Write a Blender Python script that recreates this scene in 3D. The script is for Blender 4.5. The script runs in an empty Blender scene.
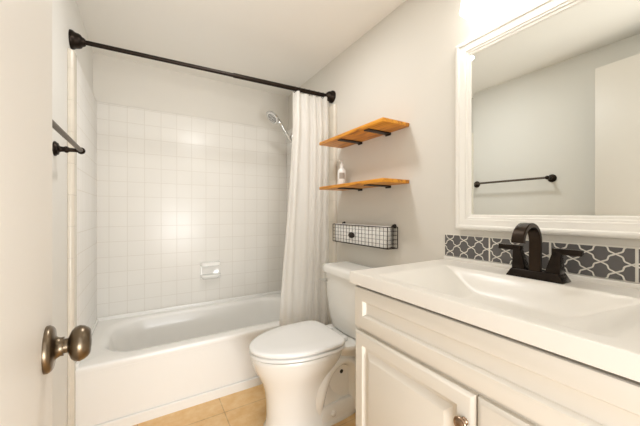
import bpy, bmesh, math, random
from mathutils import Vector, Matrix
random.seed(7)
PI = math.pi
S = bpy.context.scene
COL = S.collection

# ---------------------------------------------------------------- camera
cd = bpy.data.cameras.new('camera')
cam = bpy.data.objects.new('camera', cd)
COL.objects.link(cam)
cd.sensor_width = 36.0
cd.lens = 289.0 / 640.0 * 36.0
cd.shift_y = -1.0 / 640.0
cd.clip_start = 0.02
cam.location = (0, 0, 1.134)
cam.rotation_euler = (PI / 2, 0, -math.radians(31.05))
S.camera = cam

# ---------------------------------------------------------------- world, exposure
w = bpy.data.worlds.new('world')
S.world = w
w.use_nodes = True
w.node_tree.nodes['Background'].inputs[0].default_value = (1.0, 0.985, 0.965, 1)
w.node_tree.nodes['Background'].inputs[1].default_value = 1.3
S.view_settings.view_transform = 'Standard'
S.view_settings.look = 'None'
S.view_settings.gamma = 1.0
S.view_settings.exposure = 0.5


def area_light(name, loc, rot, sx, sy, power, col):
    l = bpy.data.lights.new(name, 'AREA')
    l.shape = 'RECTANGLE'
    l.size, l.size_y = sx, sy
    l.energy = power
    l.color = col
    o = bpy.data.objects.new(name, l)
    o.location, o.rotation_euler = loc, rot
    COL.objects.link(o)
    return o


# unseen fill light added behind the camera, shining in through the open doorway
area_light('doorway_fill_light', (0.30, -1.9, 0.62), (PI / 2 + 0.55, 0, 0), 1.5, 1.2, 62.0, (0.97, 0.985, 1.0))
# second added fill just under the ceiling, out of view, without a fixture
area_light('ceiling_fill_light', (0.45, 1.30, 2.257), (0, 0, 0), 0.2, 0.2, 5.6, (0.98, 0.99, 1.0))


# ---------------------------------------------------------------- materials
def lin(c):
    return tuple((x / 12.92 if x <= 0.04045 else ((x + 0.055) / 1.055) ** 2.4) for x in (v / 255.0 for v in c)) + (1.0,)


def mat(name, rgb, rough=0.5, metal=0.0, coat=0.0, bump=0.0, bump_scale=200.0, var=0.0, var_scale=4.0, spec=0.5):
    m = bpy.data.materials.new(name)
    m.use_nodes = True
    nt = m.node_tree
    b = nt.nodes['Principled BSDF']
    b.inputs['Base Color'].default_value = lin(rgb)
    b.inputs['Roughness'].default_value = rough
    b.inputs['Metallic'].default_value = metal
    b.inputs['Coat Weight'].default_value = coat
    b.inputs['Specular IOR Level'].default_value = spec
    if bump or var:
        tc = nt.nodes.new('ShaderNodeTexCoord')
    if bump:
        n = nt.nodes.new('ShaderNodeTexNoise')
        n.inputs['Scale'].default_value = bump_scale
        n.inputs['Detail'].default_value = 3
        nt.links.new(tc.outputs['Object'], n.inputs['Vector'])
        bp = nt.nodes.new('ShaderNodeBump')
        bp.inputs['Strength'].default_value = bump
        bp.inputs['Distance'].default_value = 0.002
        nt.links.new(n.outputs['Fac'], bp.inputs['Height'])
        nt.links.new(bp.outputs['Normal'], b.inputs['Normal'])
    if var:
        n2 = nt.nodes.new('ShaderNodeTexNoise')
        n2.inputs['Scale'].default_value = var_scale
        n2.inputs['Detail'].default_value = 4
        nt.links.new(tc.outputs['Object'], n2.inputs['Vector'])
        hs = nt.nodes.new('ShaderNodeMix')
        hs.data_type = 'RGBA'
        hs.inputs['A'].default_value = lin(tuple(max(0, v * (1 - var)) for v in rgb))
        hs.inputs['B'].default_value = lin(tuple(min(255, v * (1 + var * 0.6)) for v in rgb))
        nt.links.new(n2.outputs['Fac'], hs.inputs['Factor'])
        nt.links.new(hs.outputs['Result'], b.inputs['Base Color'])
    return m


def tile_mat(name, axes, anchor, pitch, grout_w, c1, c2, cg, rough, bump=0.35, mottled=0.0, mott_col=None):
    """square grid of tiles on the two named axes of the world position"""
    m = bpy.data.materials.new(name)
    m.use_nodes = True
    nt = m.node_tree
    b = nt.nodes['Principled BSDF']
    b.inputs['Roughness'].default_value = rough
    geo = nt.nodes.new('ShaderNodeNewGeometry')
    sep = nt.nodes.new('ShaderNodeSeparateXYZ')
    nt.links.new(geo.outputs['Position'], sep.inputs[0])
    comb = nt.nodes.new('ShaderNodeCombineXYZ')
    for k, (ax, an) in enumerate(zip(axes, anchor)):
        a = nt.nodes.new('ShaderNodeMath')
        a.operation = 'SUBTRACT'
        nt.links.new(sep.outputs[ax], a.inputs[0])
        a.inputs[1].default_value = an - 40 * pitch
        nt.links.new(a.outputs[0], comb.inputs[k])
    br = nt.nodes.new('ShaderNodeTexBrick')
    br.offset = 0.0
    br.squash = 1.0
    br.inputs['Scale'].default_value = 1.0
    br.inputs['Brick Width'].default_value = pitch
    br.inputs['Row Height'].default_value = pitch
    br.inputs['Mortar Size'].default_value = grout_w
    br.inputs['Mortar Smooth'].default_value = 0.4
    br.inputs['Bias'].default_value = 0.0
    br.inputs['Color1'].default_value = lin(c1)
    br.inputs['Color2'].default_value = lin(c2)
    br.inputs['Mortar'].default_value = lin(cg)
    nt.links.new(comb.outputs[0], br.inputs['Vector'])
    col = br.outputs['Color']
    if mottled:
        n = nt.nodes.new('ShaderNodeTexNoise')
        n.inputs['Scale'].default_value = 14
        n.inputs['Detail'].default_value = 8
        n.inputs['Roughness'].default_value = 0.65
        nt.links.new(comb.outputs[0], n.inputs['Vector'])
        rp = nt.nodes.new('ShaderNodeValToRGB')
        rp.color_ramp.elements[0].position = 0.35
        rp.color_ramp.elements[1].position = 0.7
        nt.links.new(n.outputs['Fac'], rp.inputs[0])
        mx = nt.nodes.new('ShaderNodeMix')
        mx.data_type = 'RGBA'
        mx.blend_type = 'MIX'
        ml = nt.nodes.new('ShaderNodeMath')
        ml.operation = 'MULTIPLY'
        ml.inputs[1].default_value = mottled
        nt.links.new(rp.outputs[0], ml.inputs[0])
        nt.links.new(ml.outputs[0], mx.inputs['Factor'])
        nt.links.new(col, mx.inputs['A'])
        mx.inputs['B'].default_value = lin(mott_col)
        col = mx.outputs['Result']
    nt.links.new(col, b.inputs['Base Color'])
    inv = nt.nodes.new('ShaderNodeMath')
    inv.operation = 'SUBTRACT'
    inv.inputs[0].default_value = 1.0
    nt.links.new(br.outputs['Fac'], inv.inputs[1])
    bp = nt.nodes.new('ShaderNodeBump')
    bp.inputs['Strength'].default_value = bump
    bp.inputs['Distance'].default_value = 0.002
    nt.links.new(inv.outputs[0], bp.inputs['Height'])
    nt.links.new(bp.outputs['Normal'], b.inputs['Normal'])
    return m


def wood_mat():
    m = bpy.data.materials.new('amber_stained_wood')
    m.use_nodes = True
    nt = m.node_tree
    b = nt.nodes['Principled BSDF']
    b.inputs['Roughness'].default_value = 0.42
    tc = nt.nodes.new('ShaderNodeTexCoord')
    mp = nt.nodes.new('ShaderNodeMapping')
    mp.inputs['Scale'].default_value = (14, 1.6, 14)
    nt.links.new(tc.outputs['Object'], mp.inputs[0])
    n = nt.nodes.new('ShaderNodeTexNoise')
    n.inputs['Scale'].default_value = 3.2
    n.inputs['Detail'].default_value = 7
    n.inputs['Distortion'].default_value = 0.7
    nt.links.new(mp.outputs[0], n.inputs['Vector'])
    r = nt.nodes.new('ShaderNodeValToRGB')
    e = r.color_ramp.elements
    e[0].position, e[0].color = 0.30, lin((150, 88, 16))
    e[1].position, e[1].color = 0.50, lin((212, 139, 32))
    x = e.new(0.72)
    x.color = lin((234, 168, 56))
    nt.links.new(n.outputs['Fac'], r.inputs[0])
    nt.links.new(r.outputs[0], b.inputs['Base Color'])
    return m


M = {}
M['wall'] = mat('greige_wall_paint', (221, 216, 206), 0.75, bump=0.12, bump_scale=260)
M['wall_l'] = mat('pale_wall_paint', (234, 232, 226), 0.7, bump=0.12, bump_scale=260)  # left wall, a paler tone than the other walls
M['ceil'] = mat('white_ceiling_paint', (240, 237, 230), 0.85, bump=0.15, bump_scale=180)
M['trim'] = mat('white_trim_paint', (238, 235, 228), 0.4)
M['door'] = mat('white_door_paint', (232, 226, 217), 0.45, bump=0.05, bump_scale=120)
TP = 0.1095
TC = ((230, 226, 218), (228, 224, 216), (217, 211, 201))
M['tile_b'] = tile_mat('white_glazed_tile_back', (0, 2), (0.429, 0.809), TP, 0.0022, *TC, 0.3)
M['tile_s'] = tile_mat('white_glazed_tile_side', (1, 2), (2.56, 0.809), TP, 0.0022, (243, 241, 237), (240, 238, 233), (226, 221, 212), 0.4)  # paler than the back tiles: brighter light on the side put into the colour
M['bull'] = mat('cream_glazed_edge_tile', (222, 214, 199), 0.22, var=0.05, var_scale=9)
M['floor'] = tile_mat('tan_stone_floor_tile', (0, 1), (0.381, 1.680), 0.42, 0.003, (226, 182, 122), (219, 174, 114), (176, 134, 86), 0.4, 0.4, 0.75, (238, 208, 158))
M['porc'] = mat('white_porcelain', (238, 236, 230), 0.1, coat=0.3)
M['tub'] = mat('white_enamel', (240, 238, 233), 0.24, coat=0.2)
M['seat'] = mat('white_plastic_seat', (240, 239, 236), 0.22)
M['curtain'] = mat('white_curtain_fabric', (246, 243, 237), 0.85, bump=0.2, bump_scale=500)
nt_ = M['curtain'].node_tree
tr_ = nt_.nodes.new('ShaderNodeBsdfTranslucent')
tr_.inputs['Color'].default_value = lin((248, 245, 240))
mx_ = nt_.nodes.new('ShaderNodeMixShader')
mx_.inputs[0].default_value = 0.5
nt_.links.new(nt_.nodes['Principled BSDF'].outputs[0], mx_.inputs[1])
nt_.links.new(tr_.outputs[0], mx_.inputs[2])
nt_.links.new(mx_.outputs[0], nt_.nodes['Material Output'].inputs['Surface'])
M['bronze'] = mat('oil_rubbed_bronze', (38, 29, 22), 0.38, 0.75)
M['dots'] = mat('dark_rubber_nozzles', (70, 70, 68), 0.6)
M['fauc'] = mat('dark_bronze_faucet', (34, 26, 19), 0.26, 0.7)
M['spout'] = mat('brown_bronze_spout', (48, 37, 27), 0.28, 0.75)
M['blk'] = mat('black_wire', (46, 38, 32), 0.5, 0.4)
M['brass'] = mat('antique_brass', (120, 106, 88), 0.3, 1.0, var=0.18, var_scale=30)
M['knob'] = mat('antique_copper_knob', (150, 126, 104), 0.3, 1.0)
M['chrome'] = mat('chrome', (205, 205, 203), 0.12, 1.0)
M['nozzle'] = mat('pale_spray_plate', (228, 227, 224), 0.35)
M['cab'] = mat('off_white_cabinet_paint', (222, 216, 205), 0.5)
M['top'] = mat('white_cultured_marble', (230, 225, 216), 0.3, coat=0.0)
M['dark'] = mat('dark_shadow_gap', (40, 36, 32), 0.8)
M['grey'] = mat('charcoal_glazed_tile', (98, 95, 93), 0.25, var=0.07, var_scale=25)
M['grout'] = mat('white_grout', (236, 231, 220), 0.5)
M['frame'] = mat('white_mirror_frame', (240, 236, 228), 0.32)
M['mir'] = mat('silver_mirror', (232, 234, 230), 0.0, 1.0)
M['wood'] = wood_mat()
M['bottle'] = mat('white_bottle_plastic', (240, 238, 233), 0.3)
M['lab'] = mat('grey_bottle_label', (168, 158, 146), 0.6)
M['liner'] = mat('white_basket_liner', (248, 246, 241), 0.85, bump=0.2, bump_scale=300)


def glow_mat(name, col, strength, base=(250, 248, 242)):
    m = mat(name, base, 0.35)
    b = m.node_tree.nodes['Principled BSDF']
    b.inputs['Emission Color'].default_value = col
    b.inputs['Emission Strength'].default_value = strength
    return m


M['shade'] = glow_mat('lit_frosted_glass', (1.0, 0.985, 0.96, 1), 3.2)
M['bulb'] = glow_mat('lit_bulb', (1.0, 0.97, 0.93, 1), 8.0)


# ---------------------------------------------------------------- helpers
def thing(name, label, cat, loc, group=None):
    o = bpy.data.objects.new(name, None)
    COL.objects.link(o)
    o.empty_display_size = 0.05
    o.location = loc
    tag(o, label, cat, group)
    return o


def tag(o, label=None, cat=None, group=None, kind=None):
    if label: o['label'] = label
    if cat: o['category'] = cat
    if group: o['group'] = group
    if kind: o['kind'] = kind
    return o


def origin_of(o):
    v = Vector((0, 0, 0))
    while o:
        v += o.location
        o = o.parent
    return v


def obj(name, bm, m, parent=None, base=None, smooth=40, label=None, recalc=True):
    """bm holds world coordinates; becomes one mesh object"""
    if recalc:
        bmesh.ops.recalc_face_normals(bm, faces=bm.faces[:])
    off = origin_of(parent) if parent else Vector((0, 0, 0))
    if base is not None:
        off = off + (Vector(base) - off)
    for v in bm.verts:
        v.co -= off
    me = bpy.data.meshes.new(name)
    bm.to_mesh(me)
    bm.free()
    for x in (m if isinstance(m, (list, tuple)) else [m]):
        me.materials.append(x)
    if smooth:
        for p in me.polygons:
            p.use_smooth = True
        me.set_sharp_from_angle(angle=math.radians(smooth))
    o = bpy.data.objects.new(name, me)
    COL.objects.link(o)
    if parent:
        o.parent = parent
        if base is not None:
            o.location = Vector(base) - origin_of(parent)
    elif base is not None:
        o.location = base
    if label: o['label'] = label
    return o


def struct(name, bm, m, parent=None, smooth=0):
    o = obj(name, bm, m, parent, smooth=smooth)
    if not parent: o['kind'] = 'structure'
    return o


def box(bm, lo, hi, bev=0.0, seg=2, mi=0):
    vs = [bm.verts.new((x, y, z)) for x in (lo[0], hi[0]) for y in (lo[1], hi[1]) for z in (lo[2], hi[2])]
    fs = [bm.faces.new([vs[i] for i in q]) for q in ((0, 1, 3, 2), (4, 6, 7, 5), (0, 4, 5, 1), (2, 3, 7, 6), (0, 2, 6, 4), (1, 5, 7, 3))]
    for f in fs: f.material_index = mi
    if bev:
        es = list({e for f in fs for e in f.edges})
        r = bmesh.ops.bevel(bm, geom=es, offset=bev, segments=seg, profile=0.5, affect='EDGES')
        for f in r['faces']: f.material_index = mi
    return bm


def loft(bm, rings, cap0=True, cap1=True, close=True, mi=0):
    vr = [[bm.verts.new(p) for p in r] for r in rings]
    n = len(vr[0])
    for a, b in zip(vr[:-1], vr[1:]):
        for i in range(n if close else n - 1):
            j = (i + 1) % n
            try:
                f = bm.faces.new((a[i], a[j], b[j], b[i]))
                f.material_index = mi
            except ValueError:
                pass
    if cap0: bm.faces.new(vr[0][::-1]).material_index = mi
    if cap1: bm.faces.new(vr[-1]).material_index = mi
    return bm


def frame_of(d):
    d = d.normalized()
    up = Vector((0, 0, 1)) if abs(d.z) < 0.95 else Vector((1, 0, 0))
    a = d.cross(up).normalized()
    b = a.cross(d).normalized()
    return a, b


def lathe(bm, p0, axis, prof, n=32, cap0=True, cap1=True, mi=0):
    """prof: list of (distance along axis, radius)"""
    p0 = Vector(p0)
    d = Vector(axis).normalized()
    a, b = frame_of(d)
    rings = []
    for t, r in prof:
        r = max(r, 1e-5)
        rings.append([p0 + d * t + (a * math.cos(2 * PI * i / n) + b * math.sin(2 * PI * i / n)) * r for i in range(n)])
    return loft(bm, rings, cap0, cap1, mi=mi)


def tube(bm, pts, r, n=12, mi=0, flat=None):
    """tube through points; r number or list; flat = (wide vector, half width) gives an elliptical section"""
    pts = [Vector(p) for p in pts]
    rings = []
    prev = None
    for i, p in enumerate(pts):
        d = (pts[min(i + 1, len(pts) - 1)] - pts[max(i - 1, 0)]).normalized()
        if prev is None:
            a, b = frame_of(d)
        else:
            a = (prev - d * prev.dot(d)).normalized()
            b = a.cross(d).normalized()
        prev = a
        rr = r[i] if isinstance(r, (list, tuple)) else r
        rings.append([p + (a * math.cos(2 * PI * k / n) + b * math.sin(2 * PI * k / n)) * rr for k in range(n)])
    return loft(bm, rings, mi=mi)


def smooth_path(pts, k=8):
    pts = [Vector(p) for p in pts]
    out = []
    for i in range(len(pts) - 1):
        p0 = pts[max(i - 1, 0)]; p1 = pts[i]; p2 = pts[i + 1]; p3 = pts[min(i + 2, len(pts) - 1)]
        for j in range(k):
            t = j / k
            out.append(0.5 * ((2 * p1) + (p2 - p0) * t + (2 * p0 - 5 * p1 + 4 * p2 - p3) * t * t + (3 * p1 - p0 - 3 * p2 + p3) * t ** 3))
    out.append(pts[-1])
    return out


def sell(cx, cy, a, b, n, z, N=64):
    """superellipse ring"""
    r = []
    for i in range(N):
        t = 2 * PI * i / N
        c, s = math.cos(t), math.sin(t)
        r.append(Vector((cx + a * math.copysign(abs(c) ** (2 / n), c), cy + b * math.copysign(abs(s) ** (2 / n), s), z)))
    return r


def rect_loops(bm, plane_to_world, x0, x1, y0, y1, prof, fill=True, back=None, mi=0):
    """nested mitred rectangles; prof = (inset, height) pairs"""
    rings = []
    for ins, h in prof:
        rings.append([plane_to_world(u, v, h) for u, v in ((x0 + ins, y0 + ins), (x1 - ins, y0 + ins), (x1 - ins, y1 - ins), (x0 + ins, y1 - ins))])
    return loft(bm, rings, cap0=fill, cap1=fill, mi=mi)


# ---------------------------------------------------------------- room shell
XL, XR, YB, YF, ZC = -0.322, 1.19, 2.585, -0.12, 2.264
TXL, TXR, TYB = -0.297, 1.165, 2.56
TH = 0.10


def slab(name, lo, hi, m):
    bm = bmesh.new()
    box(bm, lo, hi)
    return struct(name, bm, m)


slab('floor', (XL - TH, -1.1, -0.06), (XR + TH, YB + TH, 0.0), M['floor'])
slab('ceiling', (XL - TH, YF - TH, ZC), (XR + TH, YB + TH, ZC + 0.08), M['ceil'])
slab('wall_left', (XL - TH, YF - TH, 0), (XL, YB + TH, ZC), M['wall_l'])
slab('wall_right', (XR, YF - TH, 0), (XR + TH, YB + TH, ZC), M['wall'])
slab('wall_back', (XL, YB, 0), (XR, YB + TH, ZC), M['wall'])
# front wall with the doorway the camera stands in
DX0, DX1, DZ = -0.12, 0.62, 2.08
bm = bmesh.new()
box(bm, (XL, YF - TH, 0), (DX0, YF, ZC))
box(bm, (DX1, YF - TH, 0), (XR, YF, ZC))
box(bm, (DX0, YF - TH, DZ), (DX1, YF, ZC))
struct('wall_front', bm, M['wall'])
# tile surround standing proud of the painted walls, with rounded edge tiles
TZ = 1.915
RIM = 0.364


def bull_box(bm, lo, hi, edges_bev):
    vs = box(bm, lo, hi)
    return vs


bm = bmesh.new()
box(bm, (XL + 0.001, TYB, RIM + 0.004), (XR - 0.001, YB - 0.001, TZ), 0.006, 3)
struct('wall_back_tile', bm, M['tile_b'], smooth=40)
bm = bmesh.new()
box(bm, (XL + 0.001, 1.872, 0.0), (TXL, TYB, TZ), 0.006, 3)
struct('wall_left_tile', bm, M['tile_s'], smooth=40)
bm = bmesh.new()
box(bm, (TXR, 1.835, 0.0), (XR - 0.001, TYB, TZ), 0.006, 3)
struct('wall_right_tile', bm, M['tile_s'], smooth=40)
for nm, xw, xt, y0, y1 in (('trim_1', XL + 0.001, TXL, 1.80, 1.871), ('trim_2', XR - 0.001, TXR, 1.735, 1.834)):
    bm = bmesh.new()
    prof = [(xw, y1), (xt, y1)]
    r = 0.016
    sx = 1 if xt > xw else -1
    for k in range(9):
        a = k / 8 * PI / 2
        prof.append((xt - sx * r + sx * r * math.cos(a), y0 + r - r * math.sin(a)))
    prof.append((xw, y0))
    rings = []
    z = 0.0
    n = 0
    zs = []
    while z < TZ - 0.001:
        z1 = min(z + 0.152, TZ)
        zs.append((z, z1))
        z = z1
    for z, z1 in zs:
        loft(bm, [[(x, y, z + 0.0004) for x, y in prof], [(x, y, z1 - 0.0004) for x, y in prof]])
    struct(nm, bm, M['bull'], smooth=50)

# door casing on the room side of the doorway
bm = bmesh.new()
box(bm, (DX1, YF, 0), (DX1 + 0.03, YF + 0.012, DZ + 0.03), 0.003)
box(bm, (DX0 - 0.055, YF, 0), (DX0, YF + 0.012, DZ + 0.055), 0.003)
box(bm, (DX0, YF, DZ), (DX1 + 0.03, YF + 0.012, DZ + 0.055), 0.003)
struct('trim_3', bm, M['trim'], smooth=40)

# ---------------------------------------------------------------- door (open, seen edge-on at the left)
hx, hy = -0.080, -0.085
ex, ey = -0.143, 0.688
dv = Vector((ex - hx, ey - hy, 0)).normalized()
nv = Vector((dv.y, -dv.x, 0))          # towards +X
DL = math.hypot(ex - hx, ey - hy)


def dpt(s, t, z):
    p = Vector((hx, hy, 0)) + dv * s + nv * t
    return (p.x, p.y, z)


bm = bmesh.new()
box(bm, (0, -0.035, 0.012), (DL, 0, 2.066), 0.0015, 2)
for v in bm.verts:
    v.co = Vector(dpt(v.co.x, v.co.y, v.co.z))
door = struct('door_1', bm, M['door'], smooth=40)
ks = DL - 0.064
KZ = 0.913
bm = bmesh.new()
p0 = Vector(dpt(ks, 0, KZ))
lathe(bm, p0, nv, [(0, 0.0365), (0.004, 0.0368), (0.008, 0.034), (0.010, 0.031), (0.011, 0.020), (0.014, 0.0165), (0.018, 0.0145), (0.022, 0.0150)], 40)
rs = obj('knob_rosette', bm, M['brass'], door)
bm = bmesh.new()
lathe(bm, p0 + nv * 0.021, nv, [(0, 0.0115), (0.006, 0.0115), (0.008, 0.016), (0.0105, 0.0225), (0.015, 0.027), (0.021, 0.0288), (0.027, 0.0272), (0.032, 0.0238), (0.035, 0.020), (0.0358, 0.0175), (0.0350, 0.0150), (0.0365, 0.010), (0.037, 0.001)], 40)
obj('door_knob', bm, M['brass'], door)
bm = bmesh.new()
lathe(bm, Vector(dpt(ks, -0.035, KZ)), -nv, [(0, 0.0365), (0.006, 0.035), (0.010, 0.018), (0.03, 0.0145), (0.036, 0.016), (0.045, 0.027), (0.058, 0.026), (0.064, 0.014), (0.065, 0.001)], 32)
obj('door_knob', bm, M['brass'], door)
bm = bmesh.new()
for z in (0.25, 1.05, 1.85):
    lathe(bm, dpt(-0.004, 0.004, z - 0.045), (0, 0, 1), [(0, 0.006), (0.09, 0.006)], 12)
obj('door_hinge', bm, M['brass'], door)

# ---------------------------------------------------------------- bathtub
tub = thing('bathtub', 'white alcove bathtub with flat apron along the tiled back wall', 'bathtub', (0.43, 2.19, 0))
X0, X1, Y0, Y1 = TXL + 0.0003, TXR - 0.0003, 1.832, TYB - 0.0003
NT = 128


def ray_rect(x0, x1, y0, y1, z, rad=0.0, N=NT):
    cx, cy = (X0 + X1) / 2, (Y0 + Y1) / 2
    out = []
    # fixed parametrisation: walk the outer rect's perimeter proportionally on all rings
    W, H = x1 - x0, y1 - y0
    rad = min(rad, W / 2 - 0.001, H / 2 - 0.001)
    per = [N * 3 // 8, N // 8, N * 3 // 8, N // 8]
    cors = [((x0, y0), (x1, y0)), ((x1, y0), (x1, y1)), ((x1, y1), (x0, y1)), ((x0, y1), (x0, y0))]
    for (a, b), k in zip(cors, per):
        for i in range(k):
            t = i / k
            x, y = a[0] + (b[0] - a[0]) * t, a[1] + (b[1] - a[1]) * t
            # round the corners by pulling in points inside the corner squares
            qx = max(x0 + rad - x, x - (x1 - rad), 0)
            qy = max(y0 + rad - y, y - (y1 - rad), 0)
            if rad and qx > 0 and qy > 0:
                m = math.hypot(qx, qy)
                mm = max(qx, qy)
                kx = x0 + rad if x < (x0 + x1) / 2 else x1 - rad
                ky = y0 + rad if y < (y0 + y1) / 2 else y1 - rad
                x = kx + math.copysign(qx / m * mm, x - kx)
                y = ky + math.copysign(qy / m * mm, y - ky)
            out.append(Vector((x, y, z)))
    return out


bm = bmesh.new()
ix0, ix1, iy0, iy1 = X0 + 0.075, X1 - 0.095, Y0 + 0.085, Y1 - 0.055
rings = [ray_rect(X0, X1, Y0 + 0.004, Y1, 0.325), ray_rect(X0, X1, Y0, Y1, RIM - 0.014), ray_rect(X0, X1, Y0 + 0.003, Y1, RIM - 0.004, 0.004),
         ray_rect(X0, X1, Y0 + 0.012, Y1, RIM, 0.006)]
for ins, z, rd in ((-0.012, RIM, 0.20), (0.0, RIM - 0.003, 0.20), (0.010, RIM - 0.012, 0.20), (0.020, RIM - 0.034, 0.195), (0.035, 0.24, 0.19), (0.05, 0.16, 0.185), (0.07, 0.105, 0.18), (0.11, 0.075, 0.16), (0.16, 0.066, 0.12)):
    rings.append(ray_rect(ix0 + ins * 1.5, ix1 - ins * 0.8, iy0 + ins, iy1 - ins, z, rd))
loft(bm, rings, cap0=False, cap1=True)
obj('tub_basin', bm, M['tub'], tub, smooth=50)
bm = bmesh.new()
# apron: one profile swept along X, with a kick ledge at the bottom
prof = [(Y0 - 0.004, 0.0), (Y0 - 0.004, 0.051), (Y0 - 0.001, 0.054), (Y0 + 0.010, 0.055), (Y0 + 0.010, 0.058), (Y0 + 0.005, 0.060), (Y0 + 0.006, 0.30), (Y0 + 0.003, 0.325),
        (Y0 + 0.02, 0.325), (Y0 + 0.03, 0.30), (Y0 + 0.03, 0.0)]
loft(bm, [[(x, y, z) for y, z in prof] for x in (X0, X1)])
obj('apron', bm, M['tub'], tub, smooth=30)
bm = bmesh.new()
box(bm, (X0, Y1 - 0.014, RIM - 0.005), (X1, Y1, RIM + 0.024), 0.006, 3)
box(bm, (X0 - 0.006, Y0 + 0.012, RIM - 0.008), (X0 + 0.010, Y1 - 0.012, RIM + 0.020), 0.005, 3)
obj('tile_flange', bm, M['tub'], tub)
bm = bmesh.new()
lathe(bm, (X1 - 0.35, 2.19, 0.0665), (0, 0, 1), [(0, 0.034), (0.003, 0.034), (0.004, 0.026), (0.002, 0.02), (0.001, 0.001)], 24)
obj('drain', bm, M['chrome'], tub)

# ---------------------------------------------------------------- soap dish on the back wall
sd = thing('soap_dish', 'white ceramic soap dish set in the tiled back wall above tub', 'soap dish', (0.463, TYB, 0.568))
bm = bmesh.new()
px = lambda u, v, h: (u, TYB - h, v)
rect_loops(bm, px, 0.382, 0.545, 0.575, 0.722, [(0, 0.0), (0, 0.006), (0.004, 0.011), (0.010, 0.012), (0.020, 0.007), (0.028, 0.004)])
obj('back_plate', bm, M['porc'], sd, smooth=50)
bm = bmesh.new()
N = 24


def dish_ring(ins, z, out):
    r = []
    for i in range(N + 1):
        t = PI * i / N
        r.append(Vector((0.463 - (0.079 - ins) * math.copysign(abs(math.cos(t)) ** 0.55, math.cos(t)), TYB - 0.004 - (out - ins) * abs(math.sin(t)) ** 0.55, z)))
    return r


loft(bm, [dish_ring(0.018, 0.578, 0.055), dish_ring(0.004, 0.596, 0.062), dish_ring(0.0, 0.612, 0.064), dish_ring(0.002, 0.6155, 0.064), dish_ring(0.006, 0.6165, 0.064), dish_ring(0.012, 0.6160, 0.064)])
obj('tray', bm, M['porc'], sd, smooth=60)
bm = bmesh.new()
loft(bm, [dish_ring(0.006, 0.684, 0.050), dish_ring(0.0, 0.689, 0.056), dish_ring(0.0, 0.708, 0.056), dish_ring(0.008, 0.717, 0.050)])
obj('top_ledge', bm, M['porc'], sd, smooth=60)

# ---------------------------------------------------------------- shower head
sh = thing('hand_shower', 'chrome hand shower angled up beside the curtain edge', 'hand shower', (TXR, 2.2, 1.90))
head_c = Vector((0.872, 2.195, 1.892))
hb = Vector((0.952, 2.2, 1.852))
tail = Vector((1.045, 2.2, 1.715))
ax = Vector((-0.66, -0.13, -0.72)).normalized()
bm = bmesh.new()
lathe(bm, head_c - ax * 0.028, ax, [(0, 0.014), (0.004, 0.032), (0.012, 0.052), (0.020, 0.061), (0.026, 0.0625), (0.029, 0.059)], 40)
obj('spray_head', bm, M['chrome'], sh)
bm = bmesh.new()
lathe(bm, head_c + ax * 0.0008, ax, [(0, 0.046), (0.0015, 0.045)], 40)
obj('spray_face', bm, M['nozzle'], sh)
bm = bmesh.new()
a_, b_ = frame_of(ax)
for rr, k in ((0.012, 6), (0.024, 12), (0.036, 18)):
    for i in range(k):
        t = 2 * PI * i / k
        lathe(bm, head_c + ax * 0.0022 + (a_ * math.cos(t) + b_ * math.sin(t)) * rr, ax, [(0, 0.0042), (0.003, 0.003)], 8)
obj('nozzles', bm, M['dots'], sh)
bm = bmesh.new()
tube(bm, smooth_path([head_c - ax * 0.014, head_c - ax * 0.012 + Vector((0.035, 0.002, -0.012)), hb, (hb + tail) / 2, tail], 6), [0.020] * 6 + [0.017] * 6 + [0.0145] * 6 + [0.0135] * 7, 16)
obj('handle', bm, M['chrome'], sh)
bm = bmesh.new()
tube(bm, smooth_path([(TXR - 0.001, 2.2, 1.86), (1.12, 2.2, 1.86), (1.075, 2.2, 1.82), (1.045, 2.2, 1.765)], 6), 0.010, 14)
lathe(bm, (TXR, 2.2, 1.86), (-1, 0, 0), [(0, 0.034), (0.004, 0.033), (0.012, 0.018), (0.014, 0.012)], 28)
lathe(bm, (1.045, 2.2, 1.775), (0.42, 0, -0.9), [(0, 0.014), (0.008, 0.019), (0.035, 0.019), (0.04, 0.014)], 20)
obj('shower_arm', bm, M['chrome'], sh)

# ---------------------------------------------------------------- shower curtain rod and curtain
RZ = 1.990
RL, RR = Vector((XL, 1.872, RZ + 0.003)), Vector((XR, 1.797, RZ))
rod = thing('curtain_rod', 'dark bronze shower curtain rod running across above the tub', 'curtain rod', tuple(RL))
rdir = (RR - RL).normalized()
bm = bmesh.new()
lathe(bm, RL + rdir * 0.004, rdir, [(0, 0.0115), ((RR - RL).length * 0.52, 0.0115), ((RR - RL).length * 0.521, 0.0145), ((RR - RL).length - 0.004, 0.0145)], 20)
obj('rod', bm, M['bronze'], rod)
for p, d in ((RL, Vector((1, 0, 0))), (RR, Vector((-1, 0, 0)))):
    bm = bmesh.new()
    lathe(bm, p, d, [(0, 0.045), (0.004, 0.0455), (0.012, 0.044), (0.018, 0.039), (0.022, 0.037), (0.034, 0.035), (0.042, 0.031), (0.047, 0.023), (0.054, 0.020), (0.060, 0.0145)], 32)
    obj('flange', bm, M['bronze'], rod)


def rod_y(x):
    t = (x - RL.x) / (RR.x - RL.x)
    return RL.y + (RR.y - RL.y) * t


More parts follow.
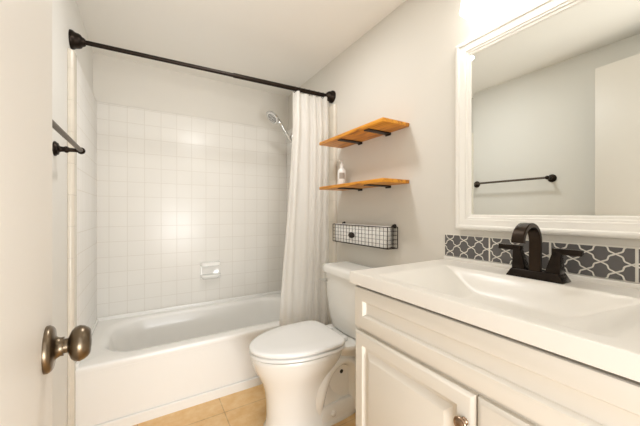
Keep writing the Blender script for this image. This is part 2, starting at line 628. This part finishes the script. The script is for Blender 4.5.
cur = thing('shower_curtain', 'white fabric shower curtain gathered at the right end of the rod', 'curtain', (1.0, 1.79, 0.05))
NU, NV = 130, 60
FOLDS = 5.5
bm = bmesh.new()
zt, zb = 1.972, 0.06
grid = []
for j in range(NV + 1):
    v = j / NV
    z = zt + (zb - zt) * v
    x0 = 0.868 - 0.115 * (v ** 0.8) + 0.012 * math.sin(v * 5)
    x1 = 1.158 - 0.006 * v
    amp = 0.017 + 0.004 * v
    row = []
    for i in range(NU + 1):
        u = i / NU
        uu = u + 0.035 * math.sin(2 * PI * u * 1.3 + 0.7) + 0.012 * math.sin(2.5 * v + u * 9)
        ph = 2 * PI * FOLDS * uu + 0.5 * math.sin(3 * v + 5 * u)
        x = x0 + (x1 - x0) * (u + 0.010 * math.sin(2 * ph))
        yc = rod_y(x) * max(0, 1 - v * 8) + 1.783 * min(1, v * 8)
        wob = 0.75 + 0.25 * math.sin(7.3 * u + 1.0)
        y = yc - 0.004 - amp * wob * math.cos(ph) - 0.005 * math.sin(9 * u + 6 * v)
        y = min(y, 1.822) if v > 0.08 else y
        zz = z - (0.007 * (0.5 + 0.5 * math.cos(ph * 0.5)) if j == 0 else 0)
        row.append(bm.verts.new((x, y, zz)))
    grid.append(row)
for j in range(NV):
    for i in range(NU):
        bm.faces.new((grid[j][i], grid[j][i + 1], grid[j + 1][i + 1], grid[j + 1][i]))
c = obj('curtain_panel', bm, M['curtain'], cur, smooth=180)
for k in range(8):
    x = 0.885 + k * 0.037
    bm = bmesh.new()
    cy = rod_y(x)
    pts = [Vector((x, cy + 0.0185 * math.cos(2 * PI * i / 20), RZ - 0.005 + 0.0205 * math.sin(2 * PI * i / 20))) for i in range(21)]
    tube(bm, pts, 0.0018, 6)
    obj('curtain_ring', bm, M['bronze'], cur)

# ---------------------------------------------------------------- towel bar on the left wall
tb = thing('towel_bar', 'dark bronze towel bar on the left wall behind the open door', 'towel bar', (XL, 1.28, 1.39))
TBX = -0.236
for y in (0.985, 1.575):
    bm = bmesh.new()
    lathe(bm, (XL, y, 1.394), (1, 0, 0), [(0, 0.030), (0.004, 0.0305), (0.007, 0.028), (0.010, 0.0245), (0.013, 0.024), (0.016, 0.015), (0.020, 0.0115), (0.030, 0.0105), (0.036, 0.0135), (0.042, 0.0135), (0.047, 0.009), (0.066, 0.0078), (0.073, 0.009)], 28)
    bmesh.ops.create_uvsphere(bm, u_segments=20, v_segments=14, radius=0.0145, matrix=Matrix.Translation((TBX, y, 1.394)))
    obj('post', bm, M['bronze'], tb, smooth=60)
bm = bmesh.new()
lathe(bm, (TBX, 0.985, 1.394), (0, 1, 0), [(0, 0.0085), (0.59, 0.0085)], 20)
obj('bar', bm, mat('brown_bronze_bar', (92, 82, 72), 0.4, 0.7), tb)

# ---------------------------------------------------------------- toilet
CY = 1.405
to = thing('toilet', 'white two-piece toilet with closed lid between tub and vanity', 'toilet', (0.75, CY, 0))


def egg(xf, xb, hw, z, n_f=2.0, n_b=2.6, N=64, cyy=CY, split=0.56):
    """egg outline: front (towards -X) round, back squarer"""
    cx = xf + (xb - xf) * split
    r = []
    for i in range(N):
        t = 2 * PI * i / N
        c_, s_ = math.cos(t), math.sin(t)
        n = n_b if c_ > 0 else n_f
        a = (xb - cx) if c_ > 0 else (cx - xf)
        r.append(Vector((cx + a * math.copysign(abs(c_) ** (2 / n), c_), cyy + hw * math.copysign(abs(s_) ** (2 / n), s_), z)))
    return r


bm = bmesh.new()
loft(bm, [egg(0.516, 1.085, 0.122, 0.0, 2.2, 4, split=0.36), egg(0.516, 1.085, 0.122, 0.020, 2.2, 4, split=0.36), egg(0.528, 1.075, 0.110, 0.034, 2.2, 4, split=0.36),
          egg(0.532, 1.03, 0.102, 0.09, 2.2, 3, split=0.38), egg(0.531, 0.95, 0.102, 0.15, 2.2, 2.6, split=0.42), egg(0.524, 0.90, 0.110, 0.21, 2.2, 2.4, split=0.46), egg(0.508, 0.90, 0.127, 0.262, 2.1, 2.4, split=0.5),
          egg(0.486, 0.92, 0.150, 0.308, 2.1, 2.5, split=0.52), egg(0.464, 0.94, 0.170, 0.350, 2.05, 2.6), egg(0.453, 0.95, 0.181, 0.388, 2.0, 2.6), egg(0.450, 0.955, 0.184, 0.402, 2.0, 2.6), egg(0.454, 0.955, 0.181, 0.410, 2.0, 2.6)])
loft(bm, [sell(0.93, CY, 0.135, 0.084, 6, 0.03), sell(0.93, CY, 0.135, 0.084, 6, 0.30), sell(0.93, CY, 0.12, 0.08, 6, 0.36)])
# deck behind the bowl that carries the tank
loft(bm, [sell(1.02, CY, 0.10, 0.085, 4, 0.24), sell(1.02, CY, 0.115, 0.115, 4, 0.33), sell(1.02, CY, 0.135, 0.155, 4, 0.38), sell(1.02, CY, 0.14, 0.165, 4, 0.40), sell(1.02, CY, 0.136, 0.16, 4, 0.410)])
bowl = obj('bowl', bm, M['porc'], to, smooth=60)
bm = bmesh.new()
# trapway ridge bulging from both sides
def ss_(t):
    t = max(0.0, min(1.0, t))
    return t * t * (3 - 2 * t)


pth = smooth_path([(0.80, CY, 0.05), (0.785, CY, 0.12), (0.805, CY, 0.21), (0.850, CY, 0.285), (0.925, CY, 0.322), (0.995, CY, 0.290), (1.020, CY, 0.20), (1.020, CY, 0.03)], 8)
rings = []
for i, p in enumerate(pth):
    d = (pth[min(i + 1, len(pth) - 1)] - pth[max(i - 1, 0)]).normalized()
    nrm = Vector((-d.z, 0, d.x))
    rings.append([p + nrm * 0.048 * math.cos(2 * PI * k / 24) + Vector((0, 1, 0)) * (0.106 + 0.022 * ss_(i / 14)) * math.copysign(abs(math.sin(2 * PI * k / 24)) ** 0.85, math.sin(2 * PI * k / 24)) for k in range(24)])
loft(bm, rings)
obj('trapway', bm, M['porc'], to, smooth=60)
bm = bmesh.new()
lathe(bm, (0.935, CY - 0.0835, 0.245), (0, -1, 0), [(0, 0.011), (0.002, 0.011), (0.0021, 0.001)], 20)
obj('side_slot', bm, M['dark'], to)  # dark disc painting the shade inside a slot that is not cut
for sy in (-1, 1):
    bm = bmesh.new()
    loft(bm, [[Vector((x, CY + sy * w_, z)) for x, w_ in ((0.775, 0.06), (0.79, 0.116), (1.06, 0.116), (1.06, 0.06))] for z in (0.02, 0.085)] + [[Vector((x, CY + sy * w_, 0.10)) for x, w_ in ((0.79, 0.06), (0.80, 0.104), (1.05, 0.104), (1.05, 0.06))]])
    obj('foot_flange', bm, M['porc'], to, smooth=50)
    bm = bmesh.new()
    lathe(bm, (0.86, CY + sy * 0.112, 0.055), (0, sy, 0), [(0, 0.016), (0.008, 0.016), (0.013, 0.012), (0.015, 0.001)], 20)
    obj('bolt_cap', bm, M['porc'], to, smooth=60)
bm = bmesh.new()
loft(bm, [egg(0.458, 0.930, 0.172, 0.4110, 1.95, 4, split=0.6), egg(0.444, 0.935, 0.187, 0.4165, 1.95, 4, split=0.6), egg(0.444, 0.935, 0.187, 0.427, 1.95, 4, split=0.6), egg(0.448, 0.932, 0.183, 0.431, 1.95, 4, split=0.6)])
obj('seat', bm, M['seat'], to, smooth=60)
bm = bmesh.new()
loft(bm, [egg(0.470, 0.910, 0.160, 0.4310, 1.95, 5, split=0.6), egg(0.468, 0.912, 0.163, 0.4385, 1.95, 5, split=0.6), egg(0.443, 0.924, 0.187, 0.4405, 1.95, 5, split=0.6), egg(0.441, 0.925, 0.189, 0.4495, 1.95, 5, split=0.6), egg(0.447, 0.921, 0.184, 0.4565, 1.95, 5, split=0.6), egg(0.460, 0.912, 0.172, 0.4595, 1.95, 5, split=0.6), egg(0.53, 0.86, 0.11, 0.4605, 2.0, 4, split=0.6)])
box(bm, (0.89, CY - 0.12, 0.4315), (0.925, CY + 0.12, 0.440), 0.002)
obj('lid', bm, M['seat'], to, smooth=60)
for sy in (-1, 1):
    bm = bmesh.new()
    box(bm, (0.925, CY + sy * 0.075 - 0.022, 0.4105), (0.972, CY + sy * 0.075 + 0.022, 0.436), 0.008, 3)
    obj('hinge', bm, M['seat'], to, smooth=60)


def tank_ring(xf, xb, hw, z, bow=0.02, N=20, r=0.035):
    """rounded box outline with bowed front"""
    pts = []
    loc = []
    for cx, cy, a0 in ((xf + r, CY - hw + r, PI), (xb - r * 0.4, CY - hw + r * 0.4, 1.5 * PI), (xb - r * 0.4, CY + hw - r * 0.4, 0), (xf + r, CY + hw - r, 0.5 * PI)):
        rr = r if cx == xf + r else r * 0.4
        for k in range(7):
            a = a0 + k / 6 * PI / 2
            loc.append((cx + rr * math.cos(a), cy + rr * math.sin(a)))
    # extra points on the front face for the bow
    res = loc
    for k in range(1, 10):
        t = k / 10
        res.append((xf, CY + (hw - r) * (1 - 2 * t)))
    out = []
    for x, y in res:
        f = max(0, 1 - ((y - CY) / hw) ** 2)
        wgt = max(0, min(1, (xb - x) / (xb - xf)))
        out.append(Vector((x - bow * f * wgt, y, z)))
    return out


bm = bmesh.new()
loft(bm, [tank_ring(1.03, 1.165, 0.135, 0.408), tank_ring(1.018, 1.168, 0.158, 0.425), tank_ring(1.010, 1.17, 0.170, 0.48), tank_ring(0.998, 1.172, 0.184, 0.62), tank_ring(0.992, 1.172, 0.191, 0.755)])
obj('tank', bm, M['porc'], to, smooth=60)
bm = bmesh.new()
loft(bm, [tank_ring(0.987, 1.174, 0.195, 0.753), tank_ring(0.978, 1.178, 0.201, 0.757), tank_ring(0.976, 1.178, 0.202, 0.785), tank_ring(0.982, 1.175, 0.197, 0.796), tank_ring(0.994, 1.165, 0.187, 0.802), tank_ring(1.03, 1.14, 0.15, 0.804)])
obj('tank_lid', bm, M['porc'], to, smooth=60)
bm = bmesh.new()
ly = CY + 0.144
lathe(bm, (0.998, ly, 0.703), (-1, 0, 0), [(0, 0.016), (0.006, 0.016), (0.010, 0.011), (0.022, 0.009)], 20)
tube(bm, [(0.975, ly - 0.004, 0.703), (0.970, ly + 0.02, 0.702), (0.970, ly + 0.05, 0.699), (0.971, ly + 0.065, 0.698)], [0.009, 0.008, 0.007, 0.006], 12)
obj('flush_lever', bm, M['chrome'], to, smooth=60)

# ---------------------------------------------------------------- vanity cabinet
VX, VY0, VY1 = 0.658, -0.105, 0.828
va = thing('vanity_cabinet', 'off-white raised panel vanity cabinet along the right wall under the sink top', 'cabinet', (0.92, 0.36, 0))
bm = bmesh.new()
box(bm, (VX, VY0, 0.09), (VX + 0.018, VY1, 0.878), 0.002)
box(bm, (VX + 0.01, VY1 - 0.016, 0.0), (XR - 0.002, VY1, 0.878), 0.0015)
box(bm, (VX + 0.01, VY0, 0.0), (XR - 0.002, VY0 + 0.016, 0.878), 0.0015)
box(bm, (VX + 0.01, VY0 + 0.01, 0.09), (XR - 0.002, VY1 - 0.01, 0.106))
box(bm, (XR - 0.012, VY0 + 0.01, 0.10), (XR - 0.002, VY1 - 0.01, 0.878))
box(bm, (VX + 0.06, VY0 + 0.01, 0.0), (VX + 0.075, VY1 - 0.01, 0.095))
obj('body', bm, M['cab'], va)
vp = lambda u, v, h: (VX - h, u, v)
panel = [(0, 0.0), (0, 0.013), (0.0015, 0.0165), (0.010, 0.018), (0.038, 0.018), (0.042, 0.012), (0.046, 0.008), (0.052, 0.0075), (0.062, 0.010), (0.074, 0.0165), (0.078, 0.017)]
panel_door = [(0, 0.0), (0, 0.012), (0.009, 0.018), (0.012, 0.0185), (0.043, 0.0185), (0.046, 0.015), (0.049, 0.009), (0.052, 0.0075), (0.060, 0.0075), (0.063, 0.009), (0.078, 0.0175), (0.081, 0.0185)]
bm = bmesh.new()
prof = [(0, 0.0), (0, 0.0135), (0.002, 0.0165), (0.006, 0.0175), (0.044, 0.0175), (0.047, 0.014), (0.0505, 0.0055), (0.056, 0.0055)]
rect_loops(bm, vp, VY0 + 0.004, VY1 - 0.004, 0.729, 0.870, prof)
obj('drawer_front', bm, M['cab'], va, smooth=25)
SEAM = 0.379
for y0, y1, ky in ((SEAM + 0.003, VY1 - 0.004, SEAM + 0.026), (VY0 + 0.004, SEAM - 0.002, SEAM - 0.032)):
    bm = bmesh.new()
    rect_loops(bm, vp, y0, y1, 0.105, 0.715, panel_door)
    d = obj('door', bm, M['cab'], va, smooth=25)
    if ky > SEAM:
        bm = bmesh.new()
        lathe(bm, (VX - 0.018, ky, 0.645), (-1, 0, 0), [(0, 0.009), (0.003, 0.0085), (0.006, 0.006), (0.011, 0.006), (0.013, 0.010), (0.016, 0.0150), (0.020, 0.0160), (0.0225, 0.0145), (0.023, 0.0115), (0.0222, 0.0105), (0.0245, 0.008), (0.0255, 0.001)], 28)
        obj('knob', bm, M['knob'], d, smooth=35)
    else:
        bm = bmesh.new()
        lathe(bm, (VX - 0.018, ky, 0.60), (-1, 0, 0), [(0, 0.009), (0.003, 0.0085), (0.006, 0.006), (0.011, 0.006), (0.013, 0.010), (0.016, 0.0150), (0.020, 0.0160), (0.0225, 0.0145), (0.0255, 0.001)], 28)
        obj('knob', bm, M['knob'], d, smooth=35)

# ---------------------------------------------------------------- countertop with moulded basin
ct = thing('bathroom_sink', 'white moulded sink top with rectangular basin on the vanity cabinet', 'sink', (0.91, 0.37, 0.88))
CX0, CX1, CY0, CY1, CZ = 0.633, XR - 0.001, -0.112, 0.843, 0.920


def ss(t):
    t = max(0.0, min(1.0, t))
    return t * t * (3 - 2 * t)


def ramp(t):
    """straight slope with softened ends"""
    t = max(0.0, min(1.0, t))
    return 0.3 * t + 0.7 * ss(t)


BY0, BY1 = 0.160, 0.750


def smin(a, b, k=0.10):
    h = max(k - abs(a - b), 0.0) / k
    return min(a, b) - h * h * k * 0.25


def top_z(x, y):
    sx = smin(ss((x - 0.665) / 0.15), ramp((1.048 - x) / 0.075))
    sy = smin(ramp((y - BY0) / 0.19), ramp((BY1 - y) / 0.19))
    return CZ - 0.080 * max(0.0, smin(sx, sy))


NX, NY = 130, 220
bm = bmesh.new()
g = []
for i in range(NX + 1):
    x = CX0 + 0.004 + (CX1 - CX0 - 0.004) * i / NX
    g.append([bm.verts.new((x, CY0 + 0.004 + (CY1 - CY0 - 0.008) * j / NY, 0)) for j in range(NY + 1)])
for r_ in g:
    for v in r_:
        v.co.z = top_z(v.co.x, v.co.y)
for i in range(NX):
    for j in range(NY):
        bm.faces.new((g[i][j], g[i + 1][j], g[i + 1][j + 1], g[i][j + 1]))
loop = [g[i][0] for i in range(NX + 1)] + [g[NX][j] for j in range(1, NY + 1)] + [g[i][NY] for i in range(NX - 1, -1, -1)] + [g[0][j] for j in range(NY - 1, 0, -1)]


def push(v, d):
    x = v.co.x - d if v.co.x < CX0 + 0.0041 else v.co.x
    y = v.co.y
    if y < CY0 + 0.0041: y -= d
    if y > CY1 - 0.0041: y += d
    return x, y


prev = loop
for d, z in ((0.0028, CZ - 0.0012), (0.004, CZ - 0.004), (0.004, 0.879)):
    cur_ = [bm.verts.new((*push(v, d), z)) for v in loop]
    for k in range(len(loop)):
        q = (k + 1) % len(loop)
        bm.faces.new((prev[k], prev[q], cur_[q], cur_[k]))
    prev = cur_
# underside hollow behind the front rim
fc = []
obj('countertop', bm, M['top'], ct, smooth=35)
bm = bmesh.new()
box(bm, (XR - 0.024, CY0 + 0.004, CZ - 0.002), (XR - 0.001, CY1 - 0.002, 0.9345), 0.003, 3)
obj('back_lip', bm, M['top'], ct)
bm = bmesh.new()
lathe(bm, (0.90, 0.455, CZ - 0.0797), (0, 0, 1), [(0, 0.030), (0.002, 0.030), (0.003, 0.024), (0.0015, 0.02), (0.0015, 0.001)], 28)
obj('drain', bm, M['fauc'], ct)

# ---------------------------------------------------------------- faucet
FY = 0.440
fx = 1.086
fa = thing('faucet', 'dark bronze two handle faucet with arched flat spout on the sink top', 'faucet', (fx, FY, CZ))


def rect_ring(x0, x1, y0, y1, z):
    return [Vector((x0, y0, z)), Vector((x1, y0, z)), Vector((x1, y1, z)), Vector((x0, y1, z))]


def frustum(bm, a, b, bev=0.002):
    b2 = bmesh.new()
    loft(b2, [a, b])
    bmesh.ops.recalc_face_normals(b2, faces=b2.faces[:])
    bmesh.ops.bevel(b2, geom=b2.edges[:], offset=bev, segments=2, profile=0.5, affect='EDGES')
    me = bpy.data.meshes.new('tmp')
    b2.to_mesh(me)
    b2.free()
    bm.from_mesh(me)
    bpy.data.meshes.remove(me)


bm = bmesh.new()
frustum(bm, rect_ring(fx - 0.033, fx + 0.030, FY - 0.080, FY + 0.080, CZ + 0.0002), rect_ring(fx - 0.026, fx + 0.026, FY - 0.066, FY + 0.066, CZ + 0.026))
obj('base_plate', bm, M['fauc'], fa)
for s in (-1, 1):
    bm = bmesh.new()
    yc = FY + s * 0.053
    if s > 0:
        a = rect_ring(fx - 0.020, fx + 0.020, yc - 0.026, yc + 0.014, CZ + 0.022)
        b = rect_ring(fx - 0.011, fx + 0.011, yc - 0.008, yc + 0.014, CZ + 0.092)
    else:
        a = rect_ring(fx - 0.020, fx + 0.020, yc - 0.014, yc + 0.026, CZ + 0.022)
        b = rect_ring(fx - 0.011, fx + 0.011, yc - 0.014, yc + 0.008, CZ + 0.092)
    frustum(bm, a, b, 0.002)
    h = obj('handle', bm, M['fauc'], fa)
    bm = bmesh.new()
    y0, y1 = sorted((yc - s * 0.010, yc + s * 0.062))
    box(bm, (fx - 0.011, y0, CZ + 0.084), (fx + 0.011, y1, CZ + 0.102), 0.0025, 2)
    obj('lever', bm, M['fauc'], h)
bm = bmesh.new()
fs = fx - 0.018
pts = [(fs + 0.006, 0.022), (fs + 0.007, 0.06), (fs + 0.008, 0.10)]
R = 0.056
for k in range(0, 13):
    a = k / 12 * math.radians(165)
    pts.append((fs + 0.008 - R + R * math.cos(a), 0.118 + R * 0.98 * math.sin(a)))
pts += [(pts[-1][0] - 0.002, 0.120)]
rings = []
for i, (x, z) in enumerate(pts):
    x0, z0 = pts[max(i - 1, 0)]
    x1, z1 = pts[min(i + 1, len(pts) - 1)]
    dx, dz = x1 - x0, z1 - z0
    l = math.hypot(dx, dz)
    nx, nz = -dz / l, dx / l
    f = i / (len(pts) - 1)
    th = 0.0075
    hw = 0.0165 + 0.001 * f
    rings.append([Vector((x + nx * th * a_, FY + hw * b_, CZ + z + nz * th * a_)) for a_, b_ in ((-1, -0.85), (-0.7, -1), (0.7, -1), (1, -0.85), (1, 0.85), (0.7, 1), (-0.7, 1), (-1, 0.85))])
loft(bm, rings)
obj('spout', bm, M['spout'], fa, smooth=35)

# ---------------------------------------------------------------- patterned tile backsplash
BX = XR - 0.001
bs = thing('tile_backsplash', 'strip of charcoal lantern pattern tiles with white grout behind faucet', 'backsplash', (BX, 0.37, 0.935))
TW, TG = 0.2035, 0.0055
BZ0, BZ1 = 0.936, 1.031


def clip(poly, x0, x1, y0, y1):
    def side(p, f, inter):
        out = []
        for i in range(len(p)):
            a, b = p[i - 1], p[i]
            fa_, fb_ = f(a), f(b)
            if fb_ >= 0:
                if fa_ < 0: out.append(inter(a, b, fa_, fb_))
                out.append(b)
            elif fa_ >= 0:
                out.append(inter(a, b, fa_, fb_))
        return out
    it = lambda a, b, u, v: (a[0] + (b[0] - a[0]) * u / (u - v), a[1] + (b[1] - a[1]) * u / (u - v))
    for f in (lambda p: p[0] - x0, lambda p: x1 - p[0], lambda p: p[1] - y0, lambda p: y1 - p[1]):
        if not poly: return poly
        poly = side(poly, f, it)
    return poly


def lantern(cx, cy, w_, h_, gap=0.0046, n=20):
    """barbed quatrefoil built from S-curves on the sides of a diamond; insets for the grout"""
    V = [(w_ / 2, 0), (0, h_ / 2), (-w_ / 2, 0), (0, -h_ / 2)]
    pts = []
    for q in range(4):
        a, b = V[q], V[(q + 1) % 4]
        dx, dy = b[0] - a[0], b[1] - a[1]
        l = math.hypot(dx, dy)
        nx, ny = dy / l, -dx / l
        if nx * (a[0] + b[0]) + ny * (a[1] + b[1]) < 0: nx, ny = -nx, -ny
        for k in range(n):
            t = k / n
            sg = 1 if q % 2 == 0 else -1
            A = -0.0027 * sg * (math.sin(2 * PI * t) - 0.35 * math.sin(4 * PI * t) + 0.12 * math.sin(6 * PI * t))
            pts.append((a[0] + dx * t + nx * A, a[1] + dy * t + ny * A))
    out = []
    m = len(pts)
    for i in range(m):
        p, a, b = pts[i], pts[i - 1], pts[(i + 1) % m]
        n1 = Vector((-(p[1] - a[1]), p[0] - a[0])).normalized()
        n2 = Vector((-(b[1] - p[1]), b[0] - p[0])).normalized()
        o = (n1 + n2) / max(0.25, 1 + n1.dot(n2)) * gap / 2
        out.append((cx + p[0] + o.x, cy + p[1] + o.y))
    return out


ys = CY1 + 0.001
k = 0
while ys > CY0 + 0.02:
    y1 = ys
    y0 = max(ys - TW + TG, CY0 + 0.003)
    bm = bmesh.new()
    box(bm, (BX - 0.0075, y0, BZ0), (BX, y1, BZ1), mi=1)
    lw, lh = 0.0660, 0.0540
    for r_ in range(-3, 4):
        for c_ in range(-6, 3):
            cx = (y1 - 0.026) + c_ * lw + (lw / 2 if r_ % 2 else 0)
            cz = (BZ0 + BZ1) / 2 + r_ * lh / 2
            p = clip(lantern(cx, cz, lw, lh), y0 + 0.0008, y1 - 0.0008, BZ0 + 0.0008, BZ1 - 0.0008)
            q = []
            for a in p:
                if not q or math.hypot(a[0] - q[-1][0], a[1] - q[-1][1]) > 2e-4: q.append(a)
            if len(q) > 3 and math.hypot(q[0][0] - q[-1][0], q[0][1] - q[-1][1]) < 2e-4: q.pop()
            if len(q) < 4: continue
            vs = [bm.verts.new((BX - 0.0090, a, b)) for a, b in q]
            vb = [bm.verts.new((BX - 0.0072, a, b)) for a, b in q]
            bm.faces.new(vs)
            for i in range(len(vs)):
                bm.faces.new((vs[i - 1], vs[i], vb[i], vb[i - 1]))
    obj('patterned_tile', bm, [M['grey'], M['grout']], bs, smooth=0)
    ys -= TW
# grout filling between and over the tiles
bm = bmesh.new()
box(bm, (BX - 0.0062, CY0 + 0.003, BZ0 - 0.001), (BX - 0.0005, CY1 + 0.0015, BZ1 + 0.003))
obj('grout', bm, M['grout'], bs)

# ---------------------------------------------------------------- mirror
MY0, MY1, MZ0, MZ1 = 0.118, 0.782, 1.058, 1.862
mi_ = thing('wall_mirror', 'large white framed mirror on the wall above the faucet', 'mirror', (XR, 0.45, MZ0))
mp_ = lambda u, v, h: (XR - h, u, v)
bm = bmesh.new()
fprof = [(0.0, 0.0005), (0.0, 0.020), (0.002, 0.026), (0.006, 0.030), (0.012, 0.032), (0.017, 0.031), (0.020, 0.0275), (0.021, 0.026), (0.030, 0.024), (0.040, 0.0225), (0.043, 0.0225), (0.045, 0.0195), (0.052, 0.018), (0.054, 0.0145), (0.062, 0.0130), (0.065, 0.0105), (0.0665, 0.006)]
rect_loops(bm, mp_, MY0, MY1, MZ0, MZ1, fprof, fill=False)
obj('frame', bm, M['frame'], mi_, smooth=25)
bm = bmesh.new()
GI = 0.060
gp = [(GI, 0.0105 - 0.0007), (GI + 0.016, 0.0105)]
rect_loops(bm, mp_, MY0, MY1, MZ0, MZ1, [(GI, 0.004)] + gp)
obj('glass', bm, M['mir'], mi_, smooth=0)

# ---------------------------------------------------------------- vanity light above the mirror
LZ = 2.085
vl = thing('vanity_light', 'lit three-shade bath light fixture on the wall above the mirror', 'light fixture', (XR, 0.45, LZ))
bm = bmesh.new()
rect_loops(bm, mp_, 0.20, 0.70, LZ - 0.01, LZ + 0.06, [(0, 0.0005), (0, 0.016), (0.004, 0.022), (0.02, 0.024)])
obj('back_plate', bm, M['chrome'], vl, smooth=30)
for yy in (0.650, 0.45, 0.250):
    bm = bmesh.new()
    tube(bm, smooth_path([(XR - 0.02, yy, LZ + 0.01), (XR - 0.06, yy, LZ + 0.025), (XR - 0.085, yy, LZ + 0.01), (XR - 0.090, yy, LZ - 0.035)], 5), 0.007, 12)
    arm = obj('arm', bm, M['chrome'], vl)
    bm = bmesh.new()
    cx = XR - 0.090
    hs = [(0.022, LZ - 0.030), (0.030, LZ - 0.036), (0.036, LZ - 0.07), (0.041, LZ - 0.13), (0.0455, LZ - 0.172)]
    outer = [sell(cx, yy, a, a, 8, z, 40) for a, z in hs]
    inner = [sell(cx, yy, a - 0.004, a - 0.004, 8, z, 40) for a, z in hs[::-1]]
    loft(bm, outer + inner, cap0=True, cap1=True)
    obj('lamp_shade', bm, M['shade'], vl, smooth=30)
    bm = bmesh.new()
    lathe(bm, (cx, yy, LZ - 0.045), (0, 0, -1), [(0, 0.012), (0.03, 0.013), (0.045, 0.022), (0.065, 0.029), (0.085, 0.027), (0.098, 0.016), (0.102, 0.001)], 24)
    obj('bulb', bm, M['bulb'], vl, smooth=60)

# ---------------------------------------------------------------- wall shelves
SX0 = 1.002
for z0, lb in ((1.584, 'upper amber stained wooden shelf on black brackets beside the curtain'), (1.284, 'lower amber stained wooden shelf on black brackets holding a pump bottle')):
    sf = thing('wall_shelf', lb, 'shelf', (XR, 1.375, z0), 'amber wooden wall shelves')
    bm = bmesh.new()
    box(bm, (SX0, 1.062, z0), (XR - 0.001, 1.674, z0 + 0.019), 0.0015, 2)
    obj('board', bm, M['wood'], sf, smooth=30)
    for y in (1.215, 1.468):
        bm = bmesh.new()
        box(bm, (SX0 + 0.022, y - 0.021, z0 - 0.006), (XR - 0.001, y + 0.021, z0 - 0.0002), 0.001)
        box(bm, (XR - 0.006, y - 0.021, z0 - 0.014), (XR - 0.001, y + 0.021, z0 - 0.0045), 0.001)
        obj('bracket', bm, M['blk'], sf, smooth=30)

# ---------------------------------------------------------------- pump bottle on the lower shelf
BTX, BTY, BTZ = 1.128, 1.590, 1.3032
bo = thing('pump_bottle', 'white lotion pump bottle on the lower wooden shelf', 'bottle', (BTX, BTY, BTZ))
bm = bmesh.new()
lathe(bm, (BTX, BTY, BTZ), (0, 0, 1), [(0, 0.026), (0.002, 0.028), (0.100, 0.028), (0.112, 0.025), (0.120, 0.017), (0.126, 0.012), (0.134, 0.012)], 32)
obj('bottle_body', bm, M['bottle'], bo)
bm = bmesh.new()
lathe(bm, (BTX, BTY, BTZ + 0.134), (0, 0, 1), [(0, 0.0135), (0.016, 0.0135), (0.018, 0.006), (0.034, 0.005), (0.036, 0.010), (0.046, 0.009), (0.047, 0.001)], 24)
tube(bm, [(BTX, BTY, BTZ + 0.176), (BTX - 0.018, BTY - 0.010, BTZ + 0.176), (BTX - 0.030, BTY - 0.017, BTZ + 0.170)], [0.006, 0.0045, 0.0035], 10)
obj('pump', bm, M['bottle'], bo)
bm = bmesh.new()
rg = []
for z in (BTZ + 0.052, BTZ + 0.092):
    rg.append([Vector((BTX + 0.0284 * math.cos(a), BTY + 0.0284 * math.sin(a), z)) for a in [math.radians(200 + 75 * i / 12) for i in range(13)]] + [Vector((BTX + 0.0275 * math.cos(a), BTY + 0.0275 * math.sin(a), z)) for a in [math.radians(275 - 75 * i / 12) for i in range(13)]])
loft(bm, rg)
obj('bottle_label', bm, M['lab'], bo, label='grey label')

# ---------------------------------------------------------------- wire basket on the right wall
KX0, KX1, KY0, KY1, KZ0, KZ1 = 1.112, XR - 0.004, 1.143, 1.672, 0.934, 1.051
bk = thing('wire_basket', 'dark wire wall basket with white liner hanging above the toilet tank', 'basket', (XR, (KY0 + KY1) / 2, KZ0))
bm = bmesh.new()


def wire(pts, r=0.0010):
    tube(bm, pts, r, 6)


loopz = lambda z: [(KX0, KY0, z), (KX0, KY1, z), (KX1, KY1, z), (KX1, KY0, z), (KX0, KY0, z)]
for z in (KZ0, KZ1):
    p = loopz(z)
    for a, b in zip(p[:-1], p[1:]): wire([a, b], 0.0026)
nz = 5
for i in range(1, nz):
    z = KZ0 + (KZ1 - KZ0) * i / nz
    p = loopz(z)
    for a, b in zip(p[:-1], p[1:]): wire([a, b])
ny = 17
for i in range(ny + 1):
    y = KY0 + (KY1 - KY0) * i / ny
    r_ = 0.0024 if i in (0, ny) else 0.0012
    wire([(KX0, y, KZ1), (KX0, y, KZ0)], r_)
    wire([(KX0, y, KZ0), (KX1, y, KZ0)])
    wire([(KX1, y, KZ0), (KX1, y, KZ1)], r_)
for i in range(1, 4):
    x = KX0 + (KX1 - KX0) * i / 4
    for y in (KY0, KY1): wire([(x, y, KZ1), (x, y, KZ0)])
    wire([(x, KY0, KZ0), (x, KY1, KZ0)])
obj('wire_frame', bm, M['blk'], bk, smooth=60)
for y in (KY0 + 0.022, KY1 - 0.03):
    bm = bmesh.new()
    lathe(bm, (XR, y, KZ1 + 0.004), (-1, 0, 0), [(0, 0.012), (0.004, 0.012), (0.008, 0.008), (0.014, 0.010), (0.018, 0.006), (0.019, 0.001)], 18)
    obj('wall_hook', bm, M['blk'], bk, smooth=60)
bm = bmesh.new()
lathe(bm, (KX0 + 0.001, 1.462, 0.988), (-1, 0, 0), [(0, 0.0300), (0.003, 0.0300), (0.004, 0.027)], 28)
for v in bm.verts:
    v.co.z = 0.988 + (v.co.z - 0.988) * 0.62
obj('label_plate', bm, M['blk'], bk, smooth=40)
bm = bmesh.new()


def liner_ring(ins, z):
    r = []
    for p in sell((KX0 + KX1 - 0.016) / 2 + 0.006, (KY0 + KY1) / 2 + 0.012, (KX1 - KX0) / 2 - 0.006 - ins, (KY1 - KY0) / 2 - 0.016 - ins, 7, z, 56):
        r.append(p)
    return r


loft(bm, [liner_ring(0.002, KZ0 + 0.003), liner_ring(0, KZ0 + 0.01), liner_ring(0, KZ1 + 0.001), liner_ring(0.002, KZ1 + 0.004), liner_ring(0.005, KZ1 + 0.001), liner_ring(0.005, KZ0 + 0.012)])
obj('liner', bm, M['liner'], bk, smooth=50)
